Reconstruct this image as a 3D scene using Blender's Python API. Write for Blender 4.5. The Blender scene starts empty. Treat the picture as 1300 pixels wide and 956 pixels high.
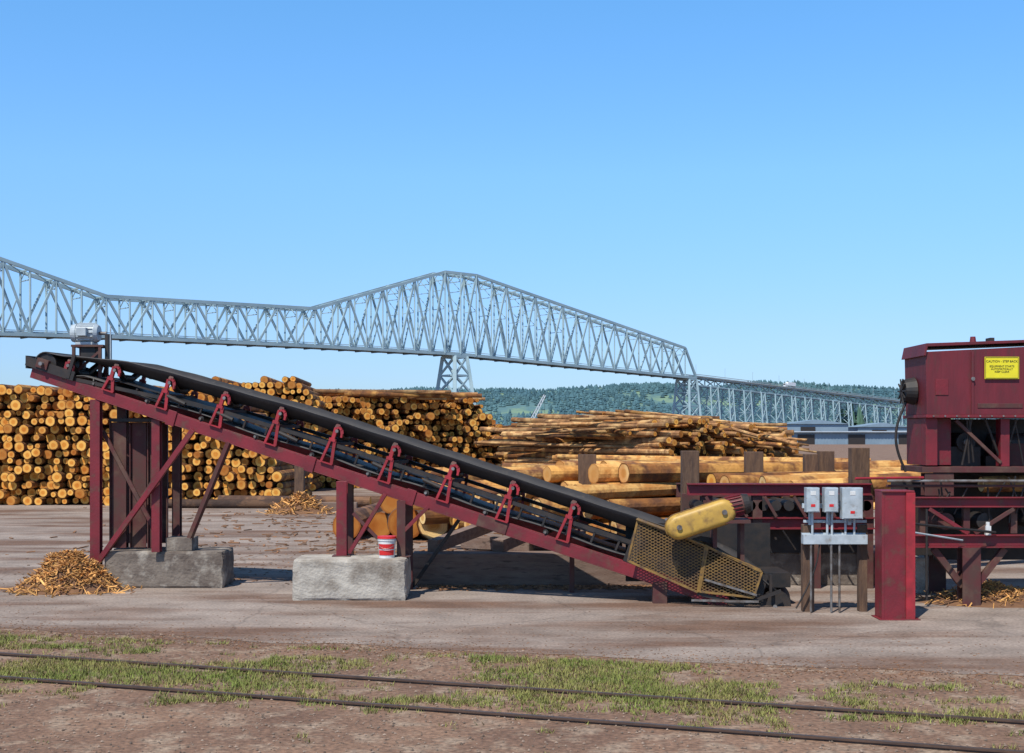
import bpy, bmesh, math, random
import numpy as np
from mathutils import Vector, noise, Matrix
random.seed(7)
R=random.random
def U(a,b): return a+(b-a)*random.random()
scene=bpy.context.scene
col=scene.collection

# ------------------------------------------------------------ materials
def mat(name,c1,c2=None,rough=0.6,metal=0.0,scale=3.0,detail=4,lo=0.35,hi=0.65,bump=0.0,bscale=20,
        c3=None,s3=1.0,lo3=0.55,hi3=0.7,stretch=(1,1,1),rnd=0.0,spec=0.5):
    m=bpy.data.materials.new(name); m.use_nodes=True
    nt=m.node_tree; N=nt.nodes; L=nt.links
    b=N['Principled BSDF']; b.inputs['Roughness'].default_value=rough; b.inputs['Metallic'].default_value=metal
    b.inputs['Specular IOR Level'].default_value=spec
    tc=N.new('ShaderNodeTexCoord'); mp=N.new('ShaderNodeMapping'); mp.inputs['Scale'].default_value=stretch
    L.new(tc.outputs['Object'],mp.inputs['Vector'])
    def nz(sc,lo,hi,det=detail):
        n=N.new('ShaderNodeTexNoise'); n.inputs['Scale'].default_value=sc; n.inputs['Detail'].default_value=det
        n.inputs['Roughness'].default_value=0.6
        L.new(mp.outputs['Vector'],n.inputs['Vector'])
        r=N.new('ShaderNodeMapRange'); r.inputs['From Min'].default_value=lo; r.inputs['From Max'].default_value=hi
        L.new(n.outputs['Fac'],r.inputs['Value']); return r.outputs['Result']
    def mix(f,a,bb,mode='MIX'):
        x=N.new('ShaderNodeMix'); x.data_type='RGBA'; x.blend_type=mode
        if isinstance(f,float): x.inputs[0].default_value=f
        else: L.new(f,x.inputs[0])
        for i,v in ((6,a),(7,bb)):
            if isinstance(v,tuple): x.inputs[i].default_value=(*v,1)
            else: L.new(v,x.inputs[i])
        return x.outputs[2]
    cur=c1
    if c2: cur=mix(nz(scale,lo,hi),c1,c2)
    if c3: cur=mix(nz(s3,lo3,hi3),cur,c3)
    if rnd>0:
        at=N.new('ShaderNodeAttribute'); at.attribute_name='rnd'
        r=N.new('ShaderNodeMapRange'); r.inputs['To Min'].default_value=1-rnd; r.inputs['To Max'].default_value=1+rnd*0.7
        L.new(at.outputs['Fac'],r.inputs['Value'])
        h=N.new('ShaderNodeHueSaturation'); L.new(r.outputs['Result'],h.inputs['Value'])
        if isinstance(cur,tuple): h.inputs['Color'].default_value=(*cur,1)
        else: L.new(cur,h.inputs['Color'])
        cur=h.outputs['Color']
    if isinstance(cur,tuple): b.inputs['Base Color'].default_value=(*cur,1)
    else: L.new(cur,b.inputs['Base Color'])
    if bump>0:
        n=N.new('ShaderNodeTexNoise'); n.inputs['Scale'].default_value=bscale; n.inputs['Detail'].default_value=4
        L.new(mp.outputs['Vector'],n.inputs['Vector'])
        bp=N.new('ShaderNodeBump'); bp.inputs['Strength'].default_value=min(1,bump); bp.inputs['Distance'].default_value=0.02
        L.new(n.outputs['Fac'],bp.inputs['Height']); L.new(bp.outputs['Normal'],b.inputs['Normal'])
    return m

RED=mat('maroon_paint',(0.205,0.015,0.024),(0.125,0.012,0.018),rough=0.55,scale=2.5,c3=(0.12,0.05,0.033),s3=5,lo3=0.53,hi3=0.75,bump=0.15,bscale=30)
HOODR=mat('faded_maroon_hood',(0.155,0.014,0.023),(0.100,0.012,0.018),rough=0.6,scale=1.8,c3=(0.07,0.028,0.022),s3=4,lo3=0.52,hi3=0.78,bump=0.25,bscale=6,stretch=(2.2,2.2,0.5))
REDB=mat('bright_red_paint',(0.38,0.022,0.032),(0.23,0.018,0.024),rough=0.5,scale=5,c3=(0.14,0.05,0.03),s3=9,lo3=0.58,hi3=0.75)
DRED=mat('dusty_maroon_steel',(0.095,0.020,0.021),(0.070,0.034,0.027),rough=0.75,scale=4,c3=(0.13,0.075,0.05),s3=3,lo3=0.5,hi3=0.75)
BELT=mat('belt_rubber',(0.036,0.034,0.035),(0.052,0.047,0.045),rough=0.6,scale=3,c3=(0.090,0.074,0.062),s3=9,lo3=0.58,hi3=0.85)
BLACK=mat('black_steel',(0.012,0.012,0.013),(0.035,0.025,0.02),rough=0.6,scale=5)
ROLL=mat('roller_steel',(0.28,0.27,0.26),(0.13,0.10,0.08),rough=0.45,metal=0.5,scale=8)
GREY=mat('grey_enamel',(0.46,0.52,0.56),(0.34,0.39,0.42),rough=0.45,scale=6,c3=(0.2,0.16,0.12),s3=9,lo3=0.58,hi3=0.8)
YEL=mat('yellow_guard_paint',(0.56,0.34,0.06),(0.42,0.25,0.055),rough=0.5,scale=5,c3=(0.17,0.10,0.045),s3=6,lo3=0.52,hi3=0.75)
YELF=mat('dirty_yellow_frame',(0.30,0.17,0.035),(0.16,0.09,0.03),rough=0.6,scale=6,c3=(0.08,0.05,0.03),s3=8,lo3=0.5,hi3=0.7)
YELD=mat('dirty_yellow_mesh',(0.22,0.125,0.033),(0.12,0.07,0.033),rough=0.7,scale=5)
SIGNY=mat('sign_yellow',(0.80,0.70,0.02),(0.72,0.62,0.02),rough=0.4,scale=8)
INK=mat('sign_ink',(0.01,0.01,0.01),rough=0.6)
CONC=mat('weathered_concrete',(0.47,0.43,0.37),(0.33,0.295,0.25),rough=0.9,scale=3,c3=(0.17,0.135,0.105),s3=2.2,lo3=0.46,hi3=0.70,bump=0.7,bscale=25)
CONCD=mat('stained_concrete',(0.20,0.165,0.135),(0.11,0.085,0.07),rough=0.95,scale=3,c3=(0.36,0.32,0.27),s3=4,lo3=0.52,hi3=0.72,bump=0.8,bscale=20)
SILL=mat('oily_timber_sill',(0.17,0.105,0.078),(0.23,0.16,0.125),rough=0.9,scale=2,stretch=(1,3,6),c3=(0.08,0.05,0.037),s3=3,bump=0.6)
WOODP=mat('rough_timber',(0.15,0.085,0.05),(0.075,0.043,0.03),rough=0.9,scale=4,stretch=(3,3,0.6),bump=0.7,bscale=12)
WHITE=mat('white_plastic',(0.75,0.75,0.73),(0.6,0.6,0.58),rough=0.4,scale=8)
REDL=mat('red_label',(0.6,0.02,0.02),rough=0.5)
STEELB=mat('bridge_paint',(0.36,0.49,0.53),(0.27,0.39,0.44),rough=0.6,scale=0.08)
DECKM=mat('bridge_deck_concrete',(0.38,0.43,0.45),(0.30,0.35,0.37),rough=0.8,scale=0.1)
DARKB=mat('bridge_floor_steel',(0.12,0.19,0.23),(0.09,0.15,0.19),rough=0.7,scale=0.1)

def bark_mat(name,c1,c2,c3,rnd=0.5,st=1.0):
    return mat(name,c1,c2,rough=0.85,scale=2.5*st,lo=0.4,hi=0.6,c3=c3,s3=1.3*st,lo3=0.5,hi3=0.6,rnd=rnd,bump=0.8,bscale=14)
BARK=bark_mat('log_bark',(0.28,0.105,0.022),(0.12,0.045,0.016),(0.55,0.27,0.065))
PEEL=bark_mat('peeled_log',(0.66,0.38,0.12),(0.48,0.21,0.05),(0.18,0.07,0.025),rnd=0.35)
POLE=bark_mat('pole_bark',(0.38,0.19,0.070),(0.19,0.090,0.036),(0.56,0.34,0.14),rnd=0.55)
DBARK=bark_mat('dark_bark',(0.10,0.05,0.03),(0.06,0.03,0.02),(0.2,0.1,0.05))

def end_mat(name,ca,cb,cc):
    m=bpy.data.materials.new(name); m.use_nodes=True
    nt=m.node_tree;N=nt.nodes;L=nt.links;b=N['Principled BSDF']; b.inputs['Roughness'].default_value=0.85
    b.inputs['Specular IOR Level'].default_value=0.2
    rad=N.new('ShaderNodeAttribute'); rad.attribute_name='rad'
    rn=N.new('ShaderNodeAttribute'); rn.attribute_name='rnd'
    tc=N.new('ShaderNodeTexCoord')
    no=N.new('ShaderNodeTexNoise'); no.inputs['Scale'].default_value=5; no.inputs['Detail'].default_value=4
    L.new(tc.outputs['Object'],no.inputs['Vector'])
    ma=N.new('ShaderNodeMath'); ma.operation='MULTIPLY_ADD'; ma.inputs[1].default_value=0.25
    L.new(no.outputs['Fac'],ma.inputs[0]); L.new(rad.outputs['Fac'],ma.inputs[2])
    mu=N.new('ShaderNodeMath'); mu.operation='MULTIPLY'; mu.inputs[1].default_value=55; L.new(ma.outputs[0],mu.inputs[0])
    si=N.new('ShaderNodeMath'); si.operation='SINE'; L.new(mu.outputs[0],si.inputs[0])
    r=N.new('ShaderNodeValToRGB'); e=r.color_ramp.elements
    e[0].position=0.0; e[0].color=(*cb,1); e[1].position=1.0; e[1].color=(0.06,0.025,0.010,1)
    for p,c in ((0.35,cb),(0.55,ca),(0.84,ca),(0.92,(0.12,0.042,0.014))):
        x=e.new(p); x.color=(*c,1)
    L.new(rad.outputs['Fac'],r.inputs['Fac'])
    mr=N.new('ShaderNodeMapRange'); mr.inputs['From Min'].default_value=-1; mr.inputs['From Max'].default_value=1
    mr.inputs['To Min'].default_value=0.86; mr.inputs['To Max'].default_value=1.05; L.new(si.outputs[0],mr.inputs['Value'])
    h=N.new('ShaderNodeHueSaturation'); L.new(r.outputs['Color'],h.inputs['Color']); L.new(mr.outputs['Result'],h.inputs['Value'])
    mx=N.new('ShaderNodeMix'); mx.data_type='RGBA'; L.new(h.outputs['Color'],mx.inputs[6]); mx.inputs[7].default_value=(*cc,1)
    sh=N.new('ShaderNodeMapRange'); sh.inputs['From Min'].default_value=0.45; sh.inputs['From Max'].default_value=1.0; sh.inputs['To Max'].default_value=0.85
    L.new(rn.outputs['Fac'],sh.inputs['Value']); L.new(sh.outputs['Result'],mx.inputs[0])
    m2=N.new('ShaderNodeMix'); m2.data_type='RGBA'; m2.blend_type='MULTIPLY'
    r2=N.new('ShaderNodeMapRange'); r2.inputs['From Min'].default_value=0.45; r2.inputs['From Max'].default_value=0.7; r2.inputs['To Max'].default_value=0.75
    n2=N.new('ShaderNodeTexNoise'); n2.inputs['Scale'].default_value=2.2; n2.inputs['Detail'].default_value=4
    L.new(tc.outputs['Object'],n2.inputs['Vector']); L.new(n2.outputs['Fac'],r2.inputs['Value']); L.new(r2.outputs['Result'],m2.inputs[0])
    L.new(mx.outputs[2],m2.inputs[6]); m2.inputs[7].default_value=(0.66,0.40,0.22,1)
    L.new(m2.outputs[2],b.inputs['Base Color'])
    return m
END=end_mat('log_end_grain',(0.86,0.46,0.105),(0.70,0.28,0.045),(0.36,0.125,0.026))
ENDL=end_mat('fresh_log_end',(0.86,0.58,0.25),(0.68,0.37,0.11),(0.58,0.28,0.08))

# ------------------------------------------------------------ mesh builder
class MB:
    def __init__(s): s.v=[];s.f=[];s.m=[];s.r=[];s.rad=[];s.mats=[]
    def mi(s,m):
        if m not in s.mats: s.mats.append(m)
        return s.mats.index(m)
    def add(s,vs,fs,m,rnd=None,rad=None):
        o=len(s.v); s.v.extend([tuple(x) for x in vs]); s.rad.extend(rad if rad else [0.0]*len(vs))
        k=s.mi(m); r=R() if rnd is None else rnd
        for f in fs: s.f.append(tuple(i+o for i in f)); s.m.append(k); s.r.append(r)
    def box(s,x0,x1,y0,y1,z0,z1,m):
        vs=[(x0,y0,z0),(x1,y0,z0),(x1,y1,z0),(x0,y1,z0),(x0,y0,z1),(x1,y0,z1),(x1,y1,z1),(x0,y1,z1)]
        s.add(vs,[(0,3,2,1),(4,5,6,7),(0,1,5,4),(1,2,6,5),(2,3,7,6),(3,0,4,7)],m)
    def beam(s,p,q,w,h,m,up=(0,0,1)):
        p=Vector(p);q=Vector(q);d=(q-p)
        if d.length<1e-6:return
        d.normalize();up=Vector(up)
        if abs(d.dot(up))>0.98: up=Vector((0,1,0))
        sd=d.cross(up).normalized(); u=sd.cross(d).normalized()
        a=sd*w/2;b=u*h/2
        vs=[p-a-b,p+a-b,p+a+b,p-a+b,q-a-b,q+a-b,q+a+b,q-a+b]
        s.add(vs,[(0,3,2,1),(4,5,6,7),(0,1,5,4),(1,2,6,5),(2,3,7,6),(3,0,4,7)],m)
    def channel(s,p,q,w,h,m,t=0.014,side=1):
        p=Vector(p);q=Vector(q);d=(q-p).normalized();sd=d.cross(Vector((0,0,1))).normalized();u=sd.cross(d).normalized()
        s.beam(p,q,t,h-2*t-0.002,m)
        for k in (-1,1):
            o=u*(k*(h/2-t/2))-sd*(side*(w/2-t/2))
            s.beam(p+o,q+o,w,t,m)
    def hcol(s,x,y,z0,z1,w,m,d=None,t=0.02):
        d=d or w
        s.box(x-w/2,x+w/2,y-d/2,y-d/2+t,z0,z1,m)
        s.box(x-w/2,x+w/2,y+d/2-t,y+d/2,z0,z1,m)
        s.box(x-t/2,x+t/2,y-d/2+t+.001,y+d/2-t-.001,z0,z1,m)
    def cyl(s,p,q,r,m,seg=14,r2=None,mend=None,rnd=None,wob=0.0):
        p=Vector(p);q=Vector(q);d=(q-p).normalized(); r2=r if r2 is None else r2
        up=Vector((0,0,1)) if abs(d.z)<0.9 else Vector((0,1,0))
        a=d.cross(up).normalized(); b=a.cross(d).normalized()
        ra=[1+U(-wob,wob) for _ in range(seg)]
        A=[p+(a*math.cos(t)+b*math.sin(t))*r*k for t,k in zip([2*math.pi*i/seg for i in range(seg)],ra)]
        B=[q+(a*math.cos(t)+b*math.sin(t))*r2*k for t,k in zip([2*math.pi*i/seg for i in range(seg)],ra)]
        rnd=R() if rnd is None else rnd
        s.add(A+B,[(i,(i+1)%seg,seg+(i+1)%seg,seg+i)[::-1] for i in range(seg)],m,rnd,[1.0]*(2*seg))
        me=mend or m
        s.add(A+[p],[(i,(i+1)%seg,seg) for i in range(seg)],me,rnd,[1.0]*seg+[0.0])
        s.add(B+[q],[((i+1)%seg,i,seg) for i in range(seg)],me,rnd,[1.0]*seg+[0.0])
    def obj(s,name,parent=None,smooth=False,bevel=0.0):
        me=bpy.data.meshes.new(name); me.from_pydata(s.v,[],s.f)
        for m in s.mats: me.materials.append(m)
        me.polygons.foreach_set('material_index',s.m)
        a=me.attributes.new('rnd','FLOAT','FACE'); a.data.foreach_set('value',s.r)
        b=me.attributes.new('rad','FLOAT','POINT'); b.data.foreach_set('value',s.rad)
        if smooth: me.polygons.foreach_set('use_smooth',[True]*len(me.polygons))
        me.update()
        o=bpy.data.objects.new(name,me); col.objects.link(o)
        if bevel>0:
            md=o.modifiers.new('bevel','BEVEL'); md.width=bevel; md.segments=2; md.limit_method='ANGLE'
        if parent:
            o.parent=parent; o.matrix_parent_inverse=Matrix.Translation(parent.location).inverted()
        return o
def empty(name,loc):
    e=bpy.data.objects.new(name,None); e.empty_display_size=0.3; e.location=loc; col.objects.link(e); return e

# ------------------------------------------------------------ camera / light
CH=2.66
cam=bpy.data.cameras.new('camera'); co=bpy.data.objects.new('camera',cam); col.objects.link(co)
co.location=(0,0,CH); co.rotation_euler=(math.radians(90),0,0)
cam.sensor_width=36; cam.lens=1600/1300*36; cam.shift_y=0.0554; cam.clip_end=30000; cam.clip_start=0.1
scene.camera=co
SE=math.radians(56); SA=math.radians(207)
sd=Vector((math.sin(SA)*math.cos(SE),math.cos(SA)*math.cos(SE),math.sin(SE)))
sl=bpy.data.lights.new('sun','SUN'); sl.energy=5.0; sl.angle=math.radians(0.53); sl.color=(1.0,0.95,0.86)
so=bpy.data.objects.new('sun',sl); col.objects.link(so); so.rotation_euler=sd.to_track_quat('Z','Y').to_euler(); so.location=(-20,-30,60)
w=bpy.data.worlds.new('World'); scene.world=w; w.use_nodes=True
nt=w.node_tree; bg=nt.nodes['Background']; sk=nt.nodes.new('ShaderNodeTexSky'); sk.sky_type='NISHITA'; sk.sun_disc=False
sk.sun_elevation=SE; sk.sun_rotation=SA; sk.air_density=1.0; sk.dust_density=0.2; sk.ozone_density=2.5; sk.altitude=0
tcw=nt.nodes.new('ShaderNodeTexCoord'); sx=nt.nodes.new('ShaderNodeSeparateXYZ'); nt.links.new(tcw.outputs['Generated'],sx.inputs[0])
cr_=nt.nodes.new('ShaderNodeValToRGB'); nt.links.new(sx.outputs['Z'],cr_.inputs['Fac'])
e=cr_.color_ramp.elements; e[0].position=0; e[0].color=(0.52,0.72,1.12,1); e[1].position=1; e[1].color=(0.6,0.75,0.85,1)
for p,c in ((0.08,(0.72,0.92,1.30)),(0.2,(0.90,1.30,1.66)),(0.33,(0.86,1.46,1.80)),(0.5,(0.65,0.9,1.05))):
    x=e.new(p); x.color=(*c,1)
mw=nt.nodes.new('ShaderNodeMix'); mw.data_type='RGBA'; mw.blend_type='MULTIPLY'; mw.inputs[0].default_value=1
nt.links.new(sk.outputs['Color'],mw.inputs[6]); nt.links.new(cr_.outputs['Color'],mw.inputs[7])
nt.links.new(mw.outputs[2],bg.inputs['Color']); bg.inputs['Strength'].default_value=0.12
scene.view_settings.view_transform='Standard'; scene.view_settings.look='None'; scene.view_settings.exposure=0

# ------------------------------------------------------------ ground
DIRT=mat('dirt',(0.23,0.135,0.085),(0.145,0.080,0.050),rough=0.95,scale=0.7,c3=(0.28,0.20,0.14),s3=2.5,lo3=0.5,hi3=0.65,bump=0.8,bscale=30)
PAVE=mat('worn_asphalt',(0.310,0.250,0.210),(0.235,0.180,0.145),rough=0.92,scale=0.35,detail=7,lo=0.38,hi=0.62,
         c3=(0.150,0.085,0.055),s3=0.5,lo3=0.46,hi3=0.62,bump=0.5,bscale=45,stretch=(0.4,1.6,1))
def hsv_mul(m,fac_socket_builder):
    nt=m.node_tree;N=nt.nodes;L=nt.links;b=N['Principled BSDF']; src=b.inputs['Base Color'].links[0].from_socket
    h=N.new('ShaderNodeHueSaturation'); L.new(src,h.inputs['Color']); L.new(fac_socket_builder(N,L),h.inputs['Value'])
    L.new(h.outputs['Color'],b.inputs['Base Color'])
def speck(scale,amt):
    def f(N,L):
        tc=N.new('ShaderNodeTexCoord'); n=N.new('ShaderNodeTexNoise'); n.inputs['Scale'].default_value=scale; n.inputs['Detail'].default_value=3
        L.new(tc.outputs['Object'],n.inputs['Vector'])
        r=N.new('ShaderNodeMapRange'); r.inputs['From Min'].default_value=0.3; r.inputs['From Max'].default_value=0.7
        r.inputs['To Min'].default_value=1-amt; r.inputs['To Max'].default_value=1+amt; L.new(n.outputs['Fac'],r.inputs['Value']); return r.outputs['Result']
    return f
def cracks(N,L):
    tc=N.new('ShaderNodeTexCoord'); n=N.new('ShaderNodeTexNoise'); n.inputs['Scale'].default_value=1.3; n.inputs['Detail'].default_value=4
    L.new(tc.outputs['Object'],n.inputs['Vector'])
    mx=N.new('ShaderNodeMix'); mx.data_type='RGBA'; mx.inputs[0].default_value=0.35
    L.new(tc.outputs['Object'],mx.inputs[6]); L.new(n.outputs['Color'],mx.inputs[7])
    v=N.new('ShaderNodeTexVoronoi'); v.feature='DISTANCE_TO_EDGE'; v.inputs['Scale'].default_value=0.42; L.new(mx.outputs[2],v.inputs['Vector'])
    r=N.new('ShaderNodeMapRange'); r.inputs['From Min'].default_value=0.001; r.inputs['From Max'].default_value=0.008
    r.inputs['To Min'].default_value=0.75; r.inputs['To Max'].default_value=1; L.new(v.outputs['Distance'],r.inputs['Value']); return r.outputs['Result']
hsv_mul(PAVE,speck(22,0.25)); hsv_mul(PAVE,speck(1.6,0.16)); hsv_mul(DIRT,speck(18,0.4)); hsv_mul(PAVE,cracks)
g=MB(); g.add([(-9000,-300,0),(9000,-300,0),(9000,9000,0),(-9000,9000,0)],[(0,1,2,3)],DIRT); g.obj('ground')
def edgeY(x): return 17.15-0.27*(x+7)
pv=MB(); xs=np.linspace(-60,60,800)
top=[(x,edgeY(x)+0.22*noise.noise((x*0.8,3,0))+0.10*noise.noise((x*4,1,0))+0.05*noise.noise((x*13,1,0)),0.004) for x in xs]
vs=top+[(x,75,0.004) for x in xs]; n=len(xs)
pv.add(vs,[(i,i+1,n+i+1,n+i) for i in range(n-1)],PAVE); pv.obj('paved_yard')

# ------------------------------------------------------------ railway track
tr=empty('railway_track',(-4,14,0))
RAILM=mat('rusty_rail',(0.06,0.035,0.025),(0.10,0.055,0.035),rough=0.6,scale=6)
RTOP=mat('worn_rail_head',(0.12,0.09,0.075),(0.07,0.05,0.04),rough=0.5,metal=0.3,scale=4)
rd=Vector((0.9495,-0.3137,0)); rn_=Vector((-0.3137,-0.9495,0)); r0=Vector((-6.2,15.10,0))
rb=MB()
for k in (0,1.2):
    a=r0+rn_*k-rd*20; b=r0+rn_*k+rd*40
    rb.beam(a+Vector((0,0,0.010)),b+Vector((0,0,0.010)),0.02,0.02,RAILM)
    rb.beam(a+Vector((0,0,0.028)),b+Vector((0,0,0.028)),0.058,0.016,RAILM)
    rb.beam(a+Vector((0,0,0.0375)),b+Vector((0,0,0.0375)),0.038,0.003,RTOP)
rb.obj('rails',tr)

# ------------------------------------------------------------ grass, gravel, bark litter
GR=mat('grass_blades',(0.16,0.20,0.035),(0.26,0.23,0.07),rough=0.8,scale=1.2,rnd=0.5)
gb=MB(); cnt=0; tries=0
while cnt<15000 and tries<500000:
    tries+=1
    x=U(-8.5,8.5); y=U(9.6,17.2); q=edgeY(x)-y
    if q<0.3 or abs(x)>y*0.45+0.5: continue
    rq=(Vector((x,y,0))-r0).dot(rn_)
    nn=noise.noise((x*0.45,y*0.9,0))+0.75*noise.noise((x*1.9,y*2.6,5))+0.35*noise.noise((x*6,y*7,2))
    thr=-0.10
    if x<-1.5 and q<1.0: thr=0.30
    if x>2.5: thr=0.12 if q>0.7 else 0.35
    if q>2.7: thr+=min(0.7,(q-2.7)*0.5)
    if nn<thr+U(-.2,.35): continue
    cnt+=1
    hh=U(0.02,0.055)*(1.7 if R()<0.08 else 1); vs=[];fs=[]
    for b_ in range(4):
        an=U(0,6.28); le=U(.3,1.2)*hh; ox=x+U(-.035,.035); oy=y+U(-.035,.035); wd=U(.003,.006)
        ca,sa=math.cos(an),math.sin(an); o=len(vs)
        vs+=[(ox-sa*wd,oy+ca*wd,0),(ox+sa*wd,oy-ca*wd,0),(ox+ca*le,oy+sa*le,hh)]; fs.append((o,o+1,o+2))
    gb.add(vs,fs,GR)
gb.obj('grass')
CHIP=mat('bark_chips',(0.30,0.15,0.07),(0.19,0.09,0.045),rough=0.9,scale=5,rnd=0.5)
CHIPO=mat('fresh_bark_chips',(0.68,0.37,0.12),(0.48,0.22,0.065),rough=0.9,scale=5,rnd=0.6)
STONE=mat('gravel_stones',(0.28,0.21,0.16),(0.17,0.115,0.085),rough=0.9,scale=6,rnd=0.6)
def flake(mb,x,y,z,l,wd,m,tilt=0.3,th=0.006):
    an=U(0,6.28); d=Vector((math.cos(an),math.sin(an),U(-tilt,tilt))).normalized()
    up=Vector((U(-tilt,tilt),U(-tilt,tilt),1)); c=Vector((x,y,z+th))
    mb.beam(c-d*l/2,c+d*l/2,wd,th,m,up)
bl=MB()
for i in range(5200):
    t=R()
    if t<0.62:
        x=U(-9,9); y=edgeY(x)+random.gauss(-0.2,0.4)
        flake(bl,x,y,0.003,U(.01,.04),U(.006,.015),CHIP,.2,.004)
    elif t<0.8:
        x=U(-9,9); y=edgeY(x)+abs(random.gauss(0,2.0))
        flake(bl,x,y,0.004,U(.01,.03),U(.005,.012),CHIP,.2,.004)
    else:
        x=random.gauss(-2,4); y=U(22,31)
        flake(bl,x,y,0.004,U(.03,.12),U(.012,.035),CHIP)
for i in range(700):
    flake(bl,random.gauss(-3,4),U(28,46),0.004,U(.08,.35),U(.03,.06),CHIP,0.1,0.02)
for i in range(600):
    x=U(-1.6,4); flake(bl,x,21.9-abs(random.gauss(0,.25)),0.004,U(.05,.2),U(.02,.04),CHIP,0.3,0.01)
bl.obj('bark_litter')
gv=MB()
for i in range(11000):
    x=U(-8,8); y=U(9.6,17)
    q=edgeY(x)-y
    if q<-0.2 or abs(x)>y*.45+.5: continue
    r=U(.005,.018)
    vs=[(x+r*U(.7,1.3)*a,y+r*U(.7,1.3)*b,r*.3+r*U(.5,1)*c_) for a,b,c_ in ((1,0,0),(0,1,0),(-1,0,0),(0,-1,0),(0,0,1))]
    gv.add(vs,[(0,1,4),(1,2,4),(2,3,4),(3,0,4)],STONE)
gv.obj('gravel')

def chip_pile(cx,cy,rx,ry,h,n=1500,size=1.0):
    mb=MB(); N1=26
    vs=[];fs=[]
    for i in range(N1+1):
        for j in range(N1+1):
            a=-1+2*i/N1; b=-1+2*j/N1; rr=math.sqrt(a*a+b*b)
            z=max(0,(1-rr))**1.15*h*(1+0.6*noise.noise((a*2.5+cx,b*2.5,0)))
            vs.append((cx+a*rx,cy+b*ry,z-0.01))
    for i in range(N1):
        for j in range(N1): o=i*(N1+1)+j; fs.append((o,o+N1+1,o+N1+2,o+1))
    mb.add(vs,fs,CHIP,0.2)
    for i in range(n):
        rr=abs(random.gauss(0,0.45)); an=U(0,6.28); a=rr*math.cos(an); b=rr*math.sin(an)
        z=max(0,1-rr)**1.15*h*(1+0.6*noise.noise((a*2.5+cx,b*2.5,0)))
        flake(mb,cx+a*rx,cy+b*ry,z+U(0,.03),U(.05,.30)*size,U(.01,.03)*size,CHIPO if R()<.75 else CHIP,0.8,0.007)
    return mb.obj('bark_chip_pile')
chip_pile(-7.5,21.35,0.92,0.68,0.68,3200)
chip_pile(-7.1,42.0,1.2,0.9,0.6,900,1.6)
chip_pile(-5.55,22.8,0.5,0.4,0.5,500)
chip_pile(7.6,19.9,1.3,0.8,0.25,900,0.7)

# ------------------------------------------------------------ concrete blocks
def block(x0,x1,y0,y1,h,m,name='concrete_block'):
    bm=bmesh.new(); bmesh.ops.create_cube(bm,size=1); bmesh.ops.subdivide_edges(bm,edges=bm.edges[:],cuts=14,use_grid_fill=True)
    sx,sy=x1-x0,y1-y0
    for v in bm.verts:
        p=Vector((v.co.x*sx,v.co.y*sy,v.co.z*h))
        k=[max(0,abs(v.co.x)*sx-(sx/2-.05)),max(0,abs(v.co.y)*sy-(sy/2-.05)),max(0,abs(v.co.z)*h-(h/2-.05))]
        e=sorted(k)[1]
        nn=noise.noise(p*4+Vector((x0,0,0)))*0.02+noise.noise(p*14+Vector((x0,0,0)))*0.008
        v.co=p+p.normalized()*(nn-e*0.55*(1+noise.noise(p*9)))
    me=bpy.data.meshes.new(name); bm.to_mesh(me); bm.free(); me.materials.append(m)
    o=bpy.data.objects.new(name,me); o.location=((x0+x1)/2,(y0+y1)/2,h/2-0.005); col.objects.link(o); return o
block(-3.49,-1.68,20.0,20.9,0.66,CONC)
block(-7.0,-4.95,21.6,22.5,0.64,CONCD)

# ------------------------------------------------------------ bucket
bk=empty('plastic_bucket',(-2.02,20.35,0.655))
m_=MB(); m_.cyl((-2.02,20.35,0.65),(-2.02,20.35,0.98),0.125,WHITE,28,0.145); m_.obj('pail',bk,True)
m_=MB(); m_.cyl((-2.02,20.35,0.965),(-2.02,20.35,1.0),0.155,REDL,28,0.152); m_.cyl((-2.02,20.35,0.93),(-2.02,20.35,0.945),0.152,WHITE,28); m_.obj('lid',bk)
m_=MB()
sg=24
vs=[]
for k,z in ((0,0.70),(1,0.78),(2,0.80),(3,0.88)):
    for i in range(sg):
        t=2*math.pi*i/sg; r=0.131+0.0606*(z-0.65); vs.append((-2.02+r*math.cos(t),20.35+r*math.sin(t),z))
fs=[(i+k*sg,i+1+k*sg,sg+i+1+k*sg,sg+i+k*sg) for i in range(14,22) for k in (0,2)]
m_.add(vs,fs,REDL); m_.obj('label',bk)
m_=MB()
pr=None
for i in range(13):
    t=math.pi*i/12; p=(-2.02+0.158*math.cos(t),20.35-0.165*math.sin(t),0.95-0.14*math.sin(t))
    if pr: m_.cyl(pr,p,0.004,ROLL,6)
    pr=p
m_.obj('handle',bk)

# ------------------------------------------------------------ conveyor
Lp=Vector((2.82,19.6,0.21)); Up=Vector((-8.35,21.9,3.73)); AX=(Up-Lp); LEN=AX.length; AX.normalize()
NW=Vector((0.2017,0.9794,0)); HN=NW.cross(AX).normalized()
if HN.z<0: HN=-HN
def C(s,w_,h): return Lp+AX*s+NW*w_+HN*h
def sX(x): return (2.82-x)/0.9355
WID=1.05
cv=empty('belt_conveyor',(-2.8,21.2,0))
fr=MB()
fr.channel(C(0,0,0),C(LEN,0,0),0.075,0.21,RED,side=-1)
fr.channel(C(0,WID,0),C(LEN,WID,0),0.075,0.21,RED,side=1)
s=0.4
while s<LEN:
    fr.beam(C(s,0.04,-0.04),C(s,WID-0.04,-0.04),0.07,0.07,DRED); s+=1.5
for s in (0.4,1.9,3.4,4.9,6.4,7.9,9.4): fr.beam(C(s,0.05,-.08),C(s+1.5,WID-.05,-.08),0.05,0.04,DRED)
fr.beam(C(0,-0.02,0.0),C(-0.55,-0.02,-0.02),0.02,0.2,RED)
fr.beam(C(0,WID+.02,0.0),C(-0.9,WID+.02,-0.02),0.02,0.2,RED)
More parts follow.
